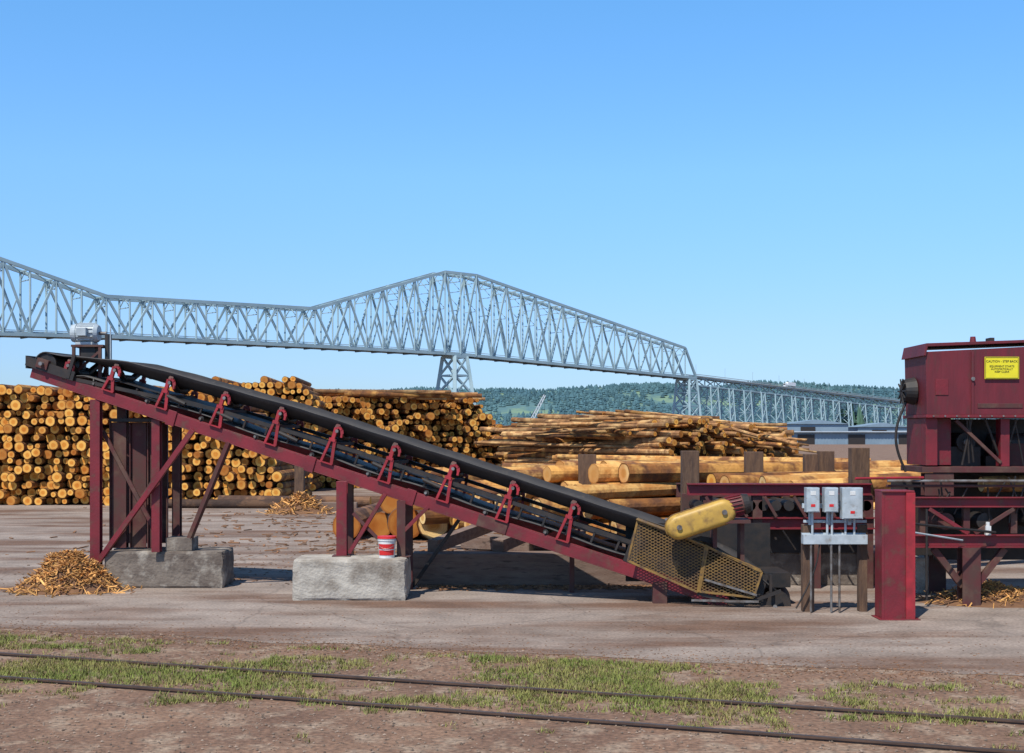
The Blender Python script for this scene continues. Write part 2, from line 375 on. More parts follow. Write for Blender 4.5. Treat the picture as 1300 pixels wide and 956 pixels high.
for s in (3.1,): fr.beam(C(s,-0.02,0),C(s+.5,-0.02,0),0.016,0.19,DRED)
for s in (4.7,6.5,9.1): fr.beam(C(s,-0.022,0.0),C(s+.16,-0.022,0.0),0.014,0.26,RED)
fr.obj('stringer_frame',cv,bevel=0.004)
hs=[(-1.2,0.42),(-0.6,0.66),(0.0,0.80),(0.6,0.83),(7,0.83),(9.5,0.73),(10.2,0.69),(11.0,0.55),(11.45,0.44),(11.75,0.42)]
def hE(s): return float(np.interp(s,[a for a,b in hs],[b for a,b in hs]))
prof=[(0.0,0.0),(0.10,-0.075),(0.22,-0.16),(0.33,-0.215),(0.42,-0.225),(0.52,-0.228),(0.62,-0.225),(0.71,-0.215),(0.83,-0.16),(0.94,-0.075),(1.04,0.0)]
bm_=MB(); vs=[];NS=120
SS=np.linspace(-1.2,11.75,NS)
for s in SS:
    fl=min(1,max(0,(11.6-s)/1.6))*min(1,max(0,(s+1.2)/1.2))
    fl=fl*(1+0.05*math.sin(s*2*math.pi/1.02))
    for w_,dh in prof: vs.append(C(s,w_,hE(s)+dh*fl-(1-fl)*0.02+0.004*math.sin(s*6.2)))
k=len(prof)
fs=[(i*k+j,(i+1)*k+j,(i+1)*k+j+1,i*k+j+1) for i in range(NS-1) for j in range(k-1)]
bm_.add(vs,fs,BELT)
vs=[];HC=(11.72,0.20)
for i in range(13):
    t=math.pi/2-math.pi*i/12
    for w_ in (0.0,1.04): vs.append(C(HC[0]+0.21*math.cos(t),w_,HC[1]+0.21*math.sin(t)))
bm_.add(vs,[(2*i,2*i+1,2*i+3,2*i+2) for i in range(12)],BELT)
vs=[];RS=np.linspace(-1.2,11.72,70)
for s in RS:
    h=0.2+0.02*math.sin(s*2*math.pi/2.04)
    if s>11: h=0.2-(s-11)/.72*0.21
    if s<-0.2: h=0.2-( -0.2-s)/1.0*0.27
    for w_ in (0.02,1.02): vs.append(C(s,w_,h))
bm_.add(vs,[(2*i,2*i+1,2*i+3,2*i+2) for i in range(len(RS)-1)],BELT)
bo=bm_.obj('belt',cv,True); md=bo.modifiers.new('sol','SOLIDIFY'); md.thickness=0.018; md.offset=0
pu=MB()
pu.cyl(C(11.72,0.03,0.2),C(11.72,1.01,0.2),0.19,BLACK,28); pu.cyl(C(11.72,-0.16,0.2),C(11.72,1.2,0.2),0.035,ROLL,14)
pu.cyl(C(-1.25,0.03,0.17),C(-1.25,1.01,0.17),0.24,BLACK,28); pu.cyl(C(-1.25,-0.15,0.17),C(-1.25,1.2,0.17),0.035,ROLL,14)
pu.obj('pulleys',cv)
idl=MB(); br=MB()
xs9=[-6.94+i*0.9636 for i in range(9)]
for i,x in enumerate(xs9+[-7.75]):
    s=sX(x); top=hE(s)
    idl.cyl(C(s,0.05,top-0.105),C(s,0.34,top-0.285),0.055,BLACK,12)
    idl.cyl(C(s,0.36,top-0.295),C(s,0.68,top-0.295),0.055,BLACK,12)
    idl.cyl(C(s,0.70,top-0.285),C(s,0.99,top-0.105),0.055,BLACK,12)
    idl.cyl(C(s,0.02,top-0.085),C(s,0.05,top-0.105),0.042,DRED,12)
    idl.cyl(C(s-.03,-0.06,top-0.17),C(s-.03,0.0,top-0.17),0.028,ROLL,10)
    idl.cyl(C(s+.3,0.03,0.145),C(s+.3,1.02,0.145),0.045,BLACK,12)
    idl.cyl(C(s+.3,-0.03,0.145),C(s+.3,0.03,0.145),0.022,ROLL,10)
    br.beam(C(s,-0.02,top-0.40),C(s,1.07,top-0.40),0.07,0.05,DRED)
    for w_ in (-0.03,1.08):
        br.beam(C(s-0.11,w_,0.105),C(s+0.11,w_,0.105),0.05,0.02,REDB)
        br.beam(C(s-0.09,w_,0.11),C(s-0.035,w_,top-0.33),0.05,0.04,REDB)
        br.beam(C(s+0.09,w_,0.11),C(s+0.035,w_,top-0.33),0.05,0.04,REDB)
        br.beam(C(s-0.05,w_,top-0.33),C(s+0.06,w_,top-0.33),0.06,0.05,REDB)
        br.beam(C(s+0.0,w_,top-0.31),C(s+0.0,w_,top-0.12),0.05,0.06,REDB)
        pts=[(0.0,-.13),(-0.05,-.10),(-0.10,-.13),(-0.125,-.19),(-.13,-.25)]
        for (a,b),(c,d) in zip(pts[:-1],pts[1:]): br.beam(C(s+a,w_,top+b),C(s+c,w_,top+d),0.05,0.035,REDB)
idl.obj('idler_rollers',cv,True); br.obj('idler_stands',cv)
rl=MB()
for w_ in (0.01,1.05):
    for a,b in zip([0.3,3,6,8.5],[3,6,8.5,11.2]): rl.beam(C(a,w_,hE(a)-0.40),C(b,w_,hE(b)-0.40),0.05,0.06,BLACK)
for i in range(26):
    s=0.5+i*0.41; rl.beam(C(s,0.0,hE(s)-.42),C(s+0.02,0.02,0.22),0.02,0.035,BLACK)
for s in (4.3,5.2,6.9,8.1,9.0): rl.cyl(C(s,-.02,0.3),C(s+.35,-.02,0.34),0.035,BLACK,10)
for a,b in zip([0.6,3.2,6.0,8.5],[3.0,5.9,8.4,10.6]): rl.beam(C(a,0.5,0.36),C(b,0.5,0.36 if b<9 else .30),0.9,0.012,BLACK)
rl.obj('deck_rails',cv)
hd=MB()
for w_ in (-0.05,1.10):
    hd.beam(C(11.1,w_,0.16),C(12.05,w_,0.16),0.03,0.16,BLACK)
    hd.beam(C(11.62,w_,0.2),C(11.84,w_,0.2),0.08,0.16,DRED)
    hd.beam(C(11.2,w_,0.1),C(11.2,w_,0.5),0.05,0.06,BLACK)
hd.beam(C(12.05,-.05,0.14),C(12.05,1.1,0.14),0.03,0.22,BLACK)
hd.obj('head_frame',cv)
mo=MB(); mz=4.42; my=22.2; mx=-7.5
mo.cyl((mx-.14,my,mz),(mx+.17,my,mz),0.165,GREY,24)
for i in range(16):
    t=2*math.pi*i/16; p=Vector((0,math.cos(t)*.17,math.sin(t)*.17))
    mo.beam(Vector((mx-.13,my,mz))+p,Vector((mx+.16,my,mz))+p,0.012,0.03,GREY,p)
mo.cyl((mx-.24,my,mz),(mx-.145,my,mz),0.15,GREY,24,0.175)
mo.cyl((mx+.175,my,mz),(mx+.23,my,mz),0.175,GREY,24,0.14)
mo.cyl((mx+.23,my,mz),(mx+.36,my,mz),0.03,ROLL,12)
mo.box(mx-.09,mx+.08,my-.27,my-.14,mz-.06,mz+.08,GREY)
mo.box(mx-.14,mx+.16,my-.16,my+.16,mz-.21,mz-.165,GREY)
mo.obj('drive_motor',cv,bevel=0.004)
mm=MB()
mm.box(mx-.2,mx+.36,my-.2,my+.24,mz-.25,mz-.213,DRED)
for a in (-.16,.3):
    for b in (-.17,.2): mm.box(mx+a-.025,mx+a+.025,my+b-.025,my+b+.025,3.6,mz-.252,DRED)
mm.box(mx-.05,mx+.2,my-.14,my+.1,3.95,mz-.252,BLACK)
mm.box(mx+.36,mx+.42,my-.1,my+.1,3.85,mz-.02,BLACK)
mm.beam((mx-.16,my-.17,3.7),(mx+.3,my-.17,4.1),0.03,0.04,DRED)
mm.cyl((mx+.46,my-.1,3.9),(mx+.46,my-.1,4.55),0.012,GREY,8)
mm.obj('motor_mount',cv)
sp=MB()
def zs(x): return Lp.z+sX(x)*AX.z
def ys(x): return 19.6+(2.82-x)*0.2059
sp.hcol(-7.17,ys(-7.17)+.08,0.0,zs(-7.17)-.12,0.17,RED,0.16)
sp.hcol(-6.08,ys(-6.08)+.14,0.63,zs(-6.08)-.12,0.14,RED,0.16)
sp.hcol(-7.0,ys(-7.0)+WID,0.0,zs(-7.17)-.12,0.17,DRED,0.16)
sp.hcol(-5.95,ys(-6.08)+WID-.1,0.0,zs(-6.08)-.12,0.14,DRED,0.16)
sp.beam((-7.12,ys(-7.1)-.03,0.42),(-5.38,ys(-5.4)-.03,zs(-5.38)-.08),0.06,0.09,RED)
sp.beam((-5.62,21.75,0.70),(-4.75,ys(-4.75)+.02,zs(-4.75)-.08),0.07,0.09,DRED)
sp.beam((-7.10,ys(-7)+.25,2.7),(-6.15,ys(-6.1)+.25,1.0),0.04,0.07,DRED)
sp.beam((-7.10,ys(-7)+.32,0.5),(-6.15,ys(-6.1)+.32,1.9),0.04,0.07,DRED)
sp.box(-5.95,-5.5,21.65,22.1,0.64,0.86,CONCD)
for a,b,y in ((-6.98,-6.72,21.95),(-6.66,-6.40,22.05),(-6.33,-6.16,21.98)):
    sp.box(a,b,y,y+.03,0.66,2.85,DRED); sp.box(a-.02,a,y-.05,y+.1,0.66,2.85,DRED)
sp.box(-7.0,-6.15,21.9,22.9,2.86,2.92,BLACK)
sp.box(-6.98,-6.15,22.5,22.56,0.7,2.85,DRED)
y2=20.62
sp.hcol(-2.78,y2,0.655,zs(-2.78)-.1,0.17,RED,0.16)
sp.hcol(-1.80,y2-.1,0.655,zs(-1.80)-.1,0.14,DRED,0.14)
sp.hcol(-1.75,y2+.85,0.0,zs(-1.80)-.1,0.12,DRED,0.12)
sp.hcol(-2.78,y2+.9,0.0,zs(-2.78)-.1,0.14,DRED,0.14)
sp.beam((-2.66,y2-.02,0.70),(-2.06,y2-.12,zs(-2.06)-.08),0.05,0.06,RED)
sp.beam((-1.98,y2-.12,0.74),(-2.60,y2+.0,1.35),0.04,0.05,DRED)
sp.beam((-1.85,y2-.14,0.98),(-1.36,ys(-1.36),zs(-1.36)-.06),0.05,0.06,RED)
sp.beam((-1.70,y2+.9,0.04),(-0.82,ys(-.82)+WID,zs(-.82)-.05),0.06,0.06,BLACK)
sp.beam((1.0,ys(1.0)+WID,0.0),(1.0,ys(1.0)+WID,zs(1.0)),0.08,0.08,DRED)
for x,y in ((-2.78,y2),(-1.80,y2-.1)): sp.box(x-.15,x+.15,y-.13,y+.13,0.652,0.668,DRED)
sp.box(2.2,2.42,19.65,19.8,0.0,0.34,DRED); sp.box(3.1,3.3,19.5,19.65,0.0,0.2,DRED)
sp.obj('support_legs',cv,bevel=0.004)
def gpl(mb,P,y,mw,mf,step=0.055):
    P=[Vector((a,b)) for a,b in P]
    def yy(x): return y-(x-2.4)*0.2059
    n=len(P)
    for i in range(n):
        a,b=P[i],P[(i+1)%n]; mb.beam((a.x,yy(a.x),a.y),(b.x,yy(b.x),b.y),0.03,0.032,mf)
    for dx,dz in ((1,0.55),(1,-0.55)):
        d=Vector((dx,dz)).normalized(); nn=Vector((-d.y,d.x))
        cs=[p.dot(nn) for p in P]; c=min(cs)+step/2
        while c<max(cs):
            hit=[]
            for i in range(n):
                a,b=P[i],P[(i+1)%n]; da=a.dot(nn)-c; db=b.dot(nn)-c
                if da*db<0: hit.append(a+(b-a)*(da/(da-db)))
            if len(hit)==2:
                a,b=hit; mb.beam((a.x,yy(a.x),a.y),(b.x,yy(b.x),b.y),0.005,0.011,mw)
            c+=step
gd=MB()
gpl(gd,[(1.95,1.31),(2.97,0.93),(2.85,0.22),(1.80,0.68)],19.45,YELD,YELF,0.042)
gpl(gd,[(3.0,0.92),(3.80,0.55),(3.68,0.16),(2.88,0.23)],19.45,YELD,YELF,0.042)
gd.beam((1.95,19.64,1.33),(2.97,19.43,0.95),0.3,0.012,YELF)
gd.beam((2.97,19.40,0.95),(3.8,19.25,0.57),0.2,0.012,YELF)
gd.obj('tail_guard',cv)
tl=MB()
tl.beam((1.85,19.8,0.95),(2.9,19.6,0.55),0.02,0.62,BLACK)
tl.beam((2.9,19.6,0.56),(3.9,19.4,0.3),0.02,0.34,BLACK)
tl.beam((2.75,19.32,0.10),(3.75,19.15,0.10),0.05,0.03,ROLL)
tl.beam((2.85,19.4,0.2),(3.55,19.27,0.02),0.05,0.05,BLACK)
tl.beam((3.55,19.25,0.05),(4.1,19.2,0.26),0.05,0.05,BLACK)
tl.beam((2.95,19.30,0.42),(3.72,19.14,0.20),0.03,0.03,ROLL)
tl.beam((3.95,19.25,0.22),(3.95,19.25,0.5),0.04,0.05,BLACK)
tl.box(3.9,4.30,19.45,20.4,0.28,0.5,BLACK)
tl.box(1.85,4.2,20.5,20.53,0.25,1.2,BLACK)
tl.obj('tail_frame',cv)
dv=MB()
def stadium(mb,a,b,r,y0,y1,m,seg=14):
    a=Vector(a);b=Vector(b);d=(b-a).normalized();ang=math.atan2(d.y,d.x);pts=[]
    for i in range(seg+1): t=ang-math.pi/2+math.pi*i/seg; pts.append((b.x+r*math.cos(t),b.y+r*math.sin(t)))
    for i in range(seg+1): t=ang+math.pi/2+math.pi*i/seg; pts.append((a.x+r*math.cos(t),a.y+r*math.sin(t)))
    n=len(pts); vs=[(x,y0,z) for x,z in pts]+[(x,y1,z) for x,z in pts]
    mb.add(vs,[tuple(range(n))]+[tuple(range(2*n-1,n-1,-1))]+[(i,n+i,n+(i+1)%n,(i+1)%n) for i in range(n)],m)
stadium(dv,(2.52,1.24),(3.20,1.47),0.19,18.98,19.24,YEL)
do_=dv.obj('chain_guard',cv,bevel=0.085); do_.modifiers['bevel'].segments=5; do_.modifiers['bevel'].angle_limit=math.radians(40)
for p in do_.data.polygons: p.use_smooth=True
dv=MB(); stadium(dv,(2.52,1.24),(3.20,1.47),0.205,19.10,19.125,YELF); dv.cyl((2.52,18.95,1.24),(2.52,18.985,1.24),0.04,ROLL,14); dv.cyl((3.20,18.95,1.47),(3.20,18.985,1.47),0.04,ROLL,14)
dv.obj('guard_flange',cv)
dm=MB()
dm.cyl((3.24,19.16,1.52),(3.54,19.14,1.59),0.15,DRED,22)
for i in range(18):
    t=2*math.pi*i/18; ax0=Vector((.30,-.02,.07)).normalized(); a1=ax0.cross(Vector((0,1,0))).normalized(); b1=ax0.cross(a1).normalized(); p=(a1*math.cos(t)+b1*math.sin(t))*.155
    dm.beam(Vector((3.26,19.16,1.525))+p,Vector((3.49,19.14,1.578))+p,0.012,0.03,RED,p)
dm.cyl((3.51,19.14,1.583),(3.60,19.135,1.604),0.165,BLACK,22,0.14)
dm.cyl((2.52,19.2,1.24),(2.52,20.6,1.24),0.035,ROLL,12)
dm.box(3.05,3.6,19.0,19.6,1.30,1.35,DRED); dm.box(3.08,3.14,19.3,19.6,0.9,1.30,DRED); dm.box(3.5,3.56,19.3,19.6,0.5,1.30,DRED)
dm.beam((2.3,19.5,1.15),(3.1,19.5,1.0),0.05,0.08,BLACK)
dm.obj('gear_motor',cv)

# ------------------------------------------------------------ electrical panel stand
el=empty('electrical_disconnect_stand',(4.9,18.7,0))
e1=MB()
e1.box(4.33,4.50,18.75,18.9,0,1.30,WOODP); e1.box(5.17,5.29,18.75,18.9,0,1.30,WOODP)
e1.obj('posts',el,bevel=0.01)
e2=MB(); e2.box(4.30,5.25,18.70,18.745,1.02,1.18,GREY); e2.box(4.33,5.27,18.72,18.745,1.33,1.37,GREY)
e2.box(4.30,5.25,18.60,18.70,1.02,1.16,GREY); e2.obj('wireway',el,bevel=0.004)
e3=MB()
for x,w_,z0,z1 in ((4.42,0.19,1.50,1.86),(4.69,0.20,1.50,1.86),(5.0,0.30,1.40,1.86)):
    e3.box(x-w_/2,x+w_/2,18.50,18.66,z0,z1,GREY); e3.box(x-w_/2+.012,x+w_/2-.012,18.488,18.50,z0+.012,z1-.012,GREY)
    e3.box(x+w_/2,x+w_/2+.03,18.54,18.6,z0+.14,z0+.26,BLACK)
    e3.box(x-.04,x+.04,18.484,18.488,z1-.11,z1-.05,WHITE); e3.box(x-.035,x+.03,18.484,18.488,z0+.08,z0+.12,REDL)
e3.box(4.3,5.2,18.66,18.70,1.55,1.62,GREY)
for x in (4.42,4.69,5.0): e3.box(x-.025,x+.025,18.66,18.70,1.3,1.86,GREY)
e3.obj('disconnect_boxes',el,bevel=0.006)
e4=MB()
for x in (4.44,4.66,4.73,4.93,5.06): e4.cyl((x,18.63,1.16),(x,18.63,1.5),0.018,GREY,10)
for x,b in ((4.42,0.02),(4.72,0.02),(4.84,0.02)): e4.cyl((x,18.63,b),(x,18.63,1.02),0.018,ROLL,10)
pr=None
for i in range(10):
    t=i/9; p=(4.55-0.35*t,18.64,1.02-0.95*t**0.6)
    if pr: e4.cyl(pr,p,0.013,BLACK,8)
    pr=p
e4.obj('conduits',el,True)

# ------------------------------------------------------------ debarker machine
db=empty('log_debarker',(7.5,19.5,0))
d1=MB()
def prism(mb,P,y0,y1,m):
    n=len(P); vs=[(x,y0,z) for x,z in P]+[(x,y1,z) for x,z in P]
    mb.add(vs,[tuple(range(n)),tuple(range(2*n-1,n-1,-1))]+[(i,n+i,n+(i+1)%n,(i+1)%n) for i in range(n)],m)
YB=20.55
prism(d1,[(6.42,2.95),(8.35,2.95),(8.35,4.02),(6.40,3.92)],19.5,YB,HOODR)
prism(d1,[(6.36,3.86),(6.395,3.86),(6.42,4.00),(8.4,4.08),(8.4,4.12),(6.40,4.05)],19.46,YB+.04,HOODR)
prism(d1,[(6.39,2.90),(8.4,2.90),(8.4,2.948),(6.39,2.948)],19.44,YB+.05,RED)
for x in (7.12,7.98): d1.box(x-.02,x+.02,19.47,19.498,2.95,3.92,HOODR)
d1.box(7.2,7.9,19.49,19.498,3.05,3.12,DRED)
prism(d1,[(8.4,3.0),(11,3.0),(11,3.8),(8.4,4.1)],19.6,YB,HOODR)
d1.cyl((7.35,20.1,4.05),(7.35,20.1,4.20),0.06,RED,12,0.04); d1.box(7.55,7.62,19.9,20.1,4.06,4.17,BLACK); d1.box(7.0,7.3,19.9,20.3,4.05,4.10,DRED)
for i in range(11):
    d1.cyl((6.5+i*.18,19.44,2.925),(6.5+i*.18,19.43,2.925),0.014,ROLL,8)
d1.cyl((7.12,19.47,3.5),(7.12,19.45,3.5),0.03,ROLL,10); d1.box(6.55,6.75,19.488,19.499,3.25,3.5,RED)
d1.obj('hood',db,bevel=0.008)
d2=MB()
d2.cyl((6.22,20.05,3.33),(6.39,20.05,3.33),0.18,BLACK,24,0.22)
for i in range(10):
    t=2*math.pi*i/10; d2.beam((6.2,20.05,3.33),(6.2,20.05+.2*math.cos(t),3.33+.2*math.sin(t)),0.02,0.02,BLACK)
pr=None
for i in range(14):
    t=i/13; p=(6.25-0.16*math.sin(t*3.14),20.0,3.15-1.1*t)
    if pr: d2.cyl(pr,p,0.022,BLACK,8)
    pr=p
d2.obj('blower_fan',db)
d3=MB()
d3.box(6.42,6.88,19.75,YB-.05,2.16,2.898,RED)
d3.box(6.42,6.60,19.55,19.749,2.16,2.898,RED)
d3.hcol(6.62,19.62,1.69,2.04,0.45,DRED,0.2)
d3.box(6.86,11,20.5,20.54,0.6,2.89,BLACK)  # black sheet added behind the openings to stand in for deep shade
d3.box(6.35,11,19.5,20.6,2.05,2.14,DRED)
d3.box(6.92,7.4,19.9,20.4,2.141,2.45,BLACK); d3.cyl((7.15,19.85,2.52),(7.15,20.4,2.52),0.15,BLACK,20); d3.cyl((7.15,19.8,2.52),(7.15,19.86,2.52),0.05,ROLL,16)
d3.cyl((7.6,20.1,2.5),(8.3,20.1,2.5),0.16,BLACK,20); d3.box(7.5,8.4,19.95,20.3,2.141,2.3,BLACK)
d3.beam((6.9,19.6,2.86),(7.6,19.6,2.2),0.05,0.05,DRED)
d3.box(7.60,7.74,19.6,19.8,2.142,2.885,RED); d3.box(7.85,11,19.9,20.4,2.142,2.50,DRED)
def ibeam(mb,x0,x1,y,z0,z1,m,d=0.16):
    mb.box(x0,x1,y-d/2,y+d/2,z0,z0+.02,m); mb.box(x0,x1,y-d/2,y+d/2,z1-.02,z1,m); mb.box(x0,x1,y-.01,y+.01,z0+.021,z1-.021,m)
ibeam(d3,5.75,11,19.4,1.52,1.68,RED); ibeam(d3,5.75,11,19.4,0.90,1.10,RED); ibeam(d3,6.2,11,21.1,0.90,1.10,DRED); ibeam(d3,6.2,11,21.1,1.52,1.72,DRED)
for x in (6.35,7.02,7.75,8.6,9.5): d3.box(x-.05,x+.05,19.45,19.55,1.11,1.51,DRED); d3.box(x-.06,x+.06,20.9,21.0,1.11,1.51,DRED)
d3.beam((6.4,19.34,1.5),(7.0,19.34,1.12),0.04,0.06,RED); d3.beam((7.1,19.34,1.12),(7.7,19.34,1.5),0.04,0.06,DRED)
for x in (6.7,7.3,8.2,9.2): d3.cyl((x,19.45,1.3),(x,20.45,1.3),0.13,DRED if x<7 else BLACK,18)
d3.box(6.1,6.85,20.2,20.3,0.7,1.9,BLACK)
d3.obj('machine_frame',db,bevel=0.005)
d4=MB()
d4.hcol(5.49,18.1,0,1.82,0.40,RED,0.34,0.025); d4.box(5.26,5.72,17.9,18.3,1.82,1.845,RED); d4.box(5.26,5.30,17.925,18.275,0,1.819,RED)
d4.box(5.60,5.73,17.90,17.928,0,1.815,REDB)
d4.box(5.22,5.8,17.88,18.32,0.0,0.02,RED)
for x,y in ((7.05,19.45),(9.2,19.45),(7.05,21.0),(9.2,21.0)): d4.hcol(x,y,0,0.9,0.28,DRED,0.26,0.03)
d4.beam((7.15,19.45,0.3),(7.6,19.45,0.88),0.08,0.1,DRED); d4.beam((6.95,19.45,0.3),(6.5,19.45,0.88),0.08,0.1,DRED)
d4.beam((5.5,18.3,1.65),(5.9,19.4,1.62),0.12,0.14,DRED)
d4.obj('columns',db,bevel=0.005)
d5=MB()
for z,y in ((1.93,19.3),(1.85,19.36)): d5.cyl((5.75,y,z),(9.5,y,z),0.022,ROLL if z>1.9 else DRED,10)
d5.cyl((5.15,18.9,1.98),(6.3,19.3,1.98),0.02,REDB,8)
d5.cyl((5.75,18.4,1.35),(7.4,19.3,1.14),0.02,BLACK,8)
d5.cyl((6.35,19.3,0.1),(6.35,19.3,1.5),0.02,BLACK,8)
d5.cyl((5.9,18.6,1.2),(6.9,19.3,1.02),0.014,GREY,8)
d5.box(7.25,7.33,19.28,19.34,1.10,1.24,WHITE); d5.cyl((7.29,19.31,1.24),(7.29,19.31,1.30),0.03,WHITE,10)
for i in range(16):
    x=6.5+U(0,2.4); d5.cyl((x,19.4,U(1.75,2.0)),(x+U(-.3,.3),19.45,U(1.2,1.5)),0.014,BLACK,8)
for i in range(8):
    x=7.0+U(0,1.6); d5.cyl((x,19.62,2.88),(x+U(-.3,.3),19.7,U(2.15,2.4)),U(.012,.025),BLACK,8)
d5.obj('pipes_and_hoses',db)
dl=MB(); dl.cyl((7.35,19.75,1.86),(9.8,20.0,1.9),0.13,PEEL,14,0.12,mend=ENDL); dl.obj('log_in_machine',db)
sg=MB(); sg.box(7.30,7.83,19.462,19.469,3.50,3.84,SIGNY); sgn=sg.obj('warning_placard',db)
bd=MB()
for a in ((7.31,7.82,3.825,3.832),(7.31,7.82,3.508,3.515)): bd.box(a[0],a[1],19.459,19.4615,a[2],a[3],INK)
for a in ((7.31,7.316),(7.814,7.82)): bd.box(a[0],a[1],19.459,19.4615,3.516,3.824,INK)
bd.obj('placard_border',db)
def text(body,x,z,y,size,m,parent,name):
    c=bpy.data.curves.new(name,'FONT'); c.body=body; c.size=size; c.align_x='CENTER'; c.extrude=0.001
    o=bpy.data.objects.new(name,c); col.objects.link(o); o.rotation_euler=(math.radians(90),0,0); o.location=(x,y,z); c.materials.append(m)
    o.parent=parent; o.matrix_parent_inverse=Matrix.Translation(parent.location).inverted(); return o
text('CAUTION - STEP BACK',7.565,3.755,19.4595,0.047,INK,db,'placard_text_1')
text('EQUIPMENT STARTS\nAUTOMATICALLY\nKEEP CLEAR',7.565,3.68,19.4595,0.042,INK,db,'placard_text_2')

# ------------------------------------------------------------ log deck behind
ld=empty('log_deck',(2,24,0))
l1=MB()
l1.box(-1.75,4.3,22.0,22.5,0,0.56,SILL); l1.box(4.33,6.75,22.0,22.5,0,0.58,CONCD); l1.box(6.2,7.0,20.9,21.4,0,0.6,CONC)
l1.obj('sill_wall',ld,bevel=0.02)
l2=MB()
ibeam(l2,3.0,6.15,21.6,1.60,1.80,RED,0.2); ibeam(l2,3.3,6.2,21.6,1.02,1.22,RED,0.2); ibeam(l2,3.0,6.2,23.0,1.5,1.75,DRED,0.2)
for x in (3.35,4.2,5.2,6.1): l2.box(x-.08,x+.08,21.55,21.72,0,1.59,DRED)
for i in range(14): l2.cyl((3.2+i*.22,21.55,1.42),(3.2+i*.22,22.9,1.42),0.09,BLACK,12)
l2.box(3.0,6.2,21.95,21.98,0.58,1.35,BLACK)
for i in range(6): l2.beam((3.3+i*.5,21.45,1.58),(3.5+i*.5,21.45,1.24),0.03,0.05,DRED)
for i in range(9): l2.cyl((3.3+i*.33,21.5,1.0),(3.45+i*.33+U(-.1,.1),21.5,U(.5,.7)),0.015,BLACK,6)
for i in range(5):
    x=-1.4+i*1.15; l2.beam((x,22.3,0.66),(x+1.5,27,0.9),0.2,0.22,SILL)
l2.obj('infeed_frame',ld)
l3=MB()
for x,y,z0,z1,w_ in ((3.15,22.2,0.9,2.35,0.30),(1.45,24.2,0.5,2.25,0.34),(6.2,22.4,0.9,2.40,0.32),(4.72,24.5,0.5,2.3,0.34),(6.3,25.2,0.5,2.3,0.3),(5.9,24.8,.5,2.25,.25)):
    l3.box(x-w_/2,x+w_/2,y,y+.25,z0,z1,WOODP); l3.box(x-w_/2-.01,x+w_/2+.01,y-.02,y,z0,z0+.7,DRED)
l3.obj('stakes',ld,bevel=0.015)
lg=MB()
ax=Vector((0.86,0.51,0)); pp=Vector((-0.51,0.86,0))
def log(mb,a,axis,L,r,side,end,tp=0.85,rnd=None): mb.cyl(a,Vector(a)+axis*L,r,side,16,r*tp,mend=end,wob=0.05,rnd=rnd)
def deck(a0,n,layers,L,seed,rr=(.15,.24),base=0.95,ja=(-1.0,.7)):
    random.seed(seed); z=base
    for k in range(layers):
        off=0.2*(k%2)
        for i in range(n-k):
            r=U(*rr)
            p=Vector(a0)+pp*(off+i*0.38+U(-.03,.03))+ax*U(*ja); an=U(-.07,.07)
            a_=Vector((ax.x*math.cos(an)-ax.y*math.sin(an),ax.x*math.sin(an)+ax.y*math.cos(an),U(-.02,.02)))
            log(lg,(p.x,p.y,z+r+U(-.02,.03)),a_.normalized(),L*U(.9,1.1),r,PEEL if R()<.6 else BARK,ENDL if R()<.8 else END,U(.7,.9))
        z+=0.33
deck((1.75,23.3,0),10,4,5.5,3,rr=(.13,.205),base=0.72)
deck((4.9,23.6,0),8,2,8,5,base=1.25,rr=(.13,.22))
deck((-0.3,27.5,0),6,3,7,9,base=0.55,rr=(.13,.20))
deck((6.0,22.9,0),4,1,7,15,base=1.45)
log(lg,(1.85,22.9,0.93),Vector((.95,.3,.02)),1.9,0.17,PEEL,ENDL)
log(lg,(1.75,23.0,1.30),Vector((.95,.3,.02)),2.0,0.16,BARK,ENDL,rnd=.4)
log(lg,(4.55,22.9,1.72),Vector((.97,.22,.03)),2.2,0.17,PEEL,ENDL)
log(lg,(5.05,22.8,1.66),Vector((.97,.22,.05)),1.6,0.15,PEEL,ENDL)
for i in range(10):
    x=U(-3.0,-1.6); r=U(.12,.2); k=i//4
    log(lg,(x,30+(i%4)*.45,1.0+k*.34),Vector((1,-.08+U(-.03,.03),0)).normalized(),U(5.2,6.2),r,PEEL,END)
lg.obj('sorted_logs',ld)
random.seed(21)
gl=MB()
for x,r,k in ((-4.1,.36,1),(-3.35,.33,1),(-2.65,.42,1),(-3.0,.3,0),(-1.95,.40,2),(-1.35,.33,1)):
    y=U(31,32); z=r if k else .95
    log(gl,(x,y,z),Vector((U(-.15,.15),1,0)).normalized(),6,r,DBARK,ENDL if k==2 else END,rnd=(.2 if k==2 else 1.0))  # light painted in: darker end colour on shaded logs, paler on the sunlit one
for x,y,r in ((-10.5,45.2,.22),(-6.2,45.8,.2),(-12.5,44.8,.16)): log(gl,(x,y,r),Vector((1,U(-.1,.1),0)).normalized(),5.5,r,DBARK,END)
gl.obj('butt_log_stack')
sk_=MB()
for i in range(4): sk_.beam((-1.2+i*.5,25.5+i*.6,0.14),(1.6+i*.4,25.0+i*.6,0.14+.05*i),0.28,0.28,SILL)
sk_.beam((-1.0,26,0.42),(0.4,25.2,0.42),0.26,0.26,SILL)
sk_.obj('timber_skids',bevel=0.02)
ps=MB(); 
for x,y in ((-7.2,42.6),(-5.7,43.3)): ps.box(x-.16,x+.16,y,y+.3,0,1.6,WOODP)
ps.box(-7.6,-5.3,43.0,43.25,0.0,0.3,SILL)
ps.obj('log_bunk',bevel=0.02)

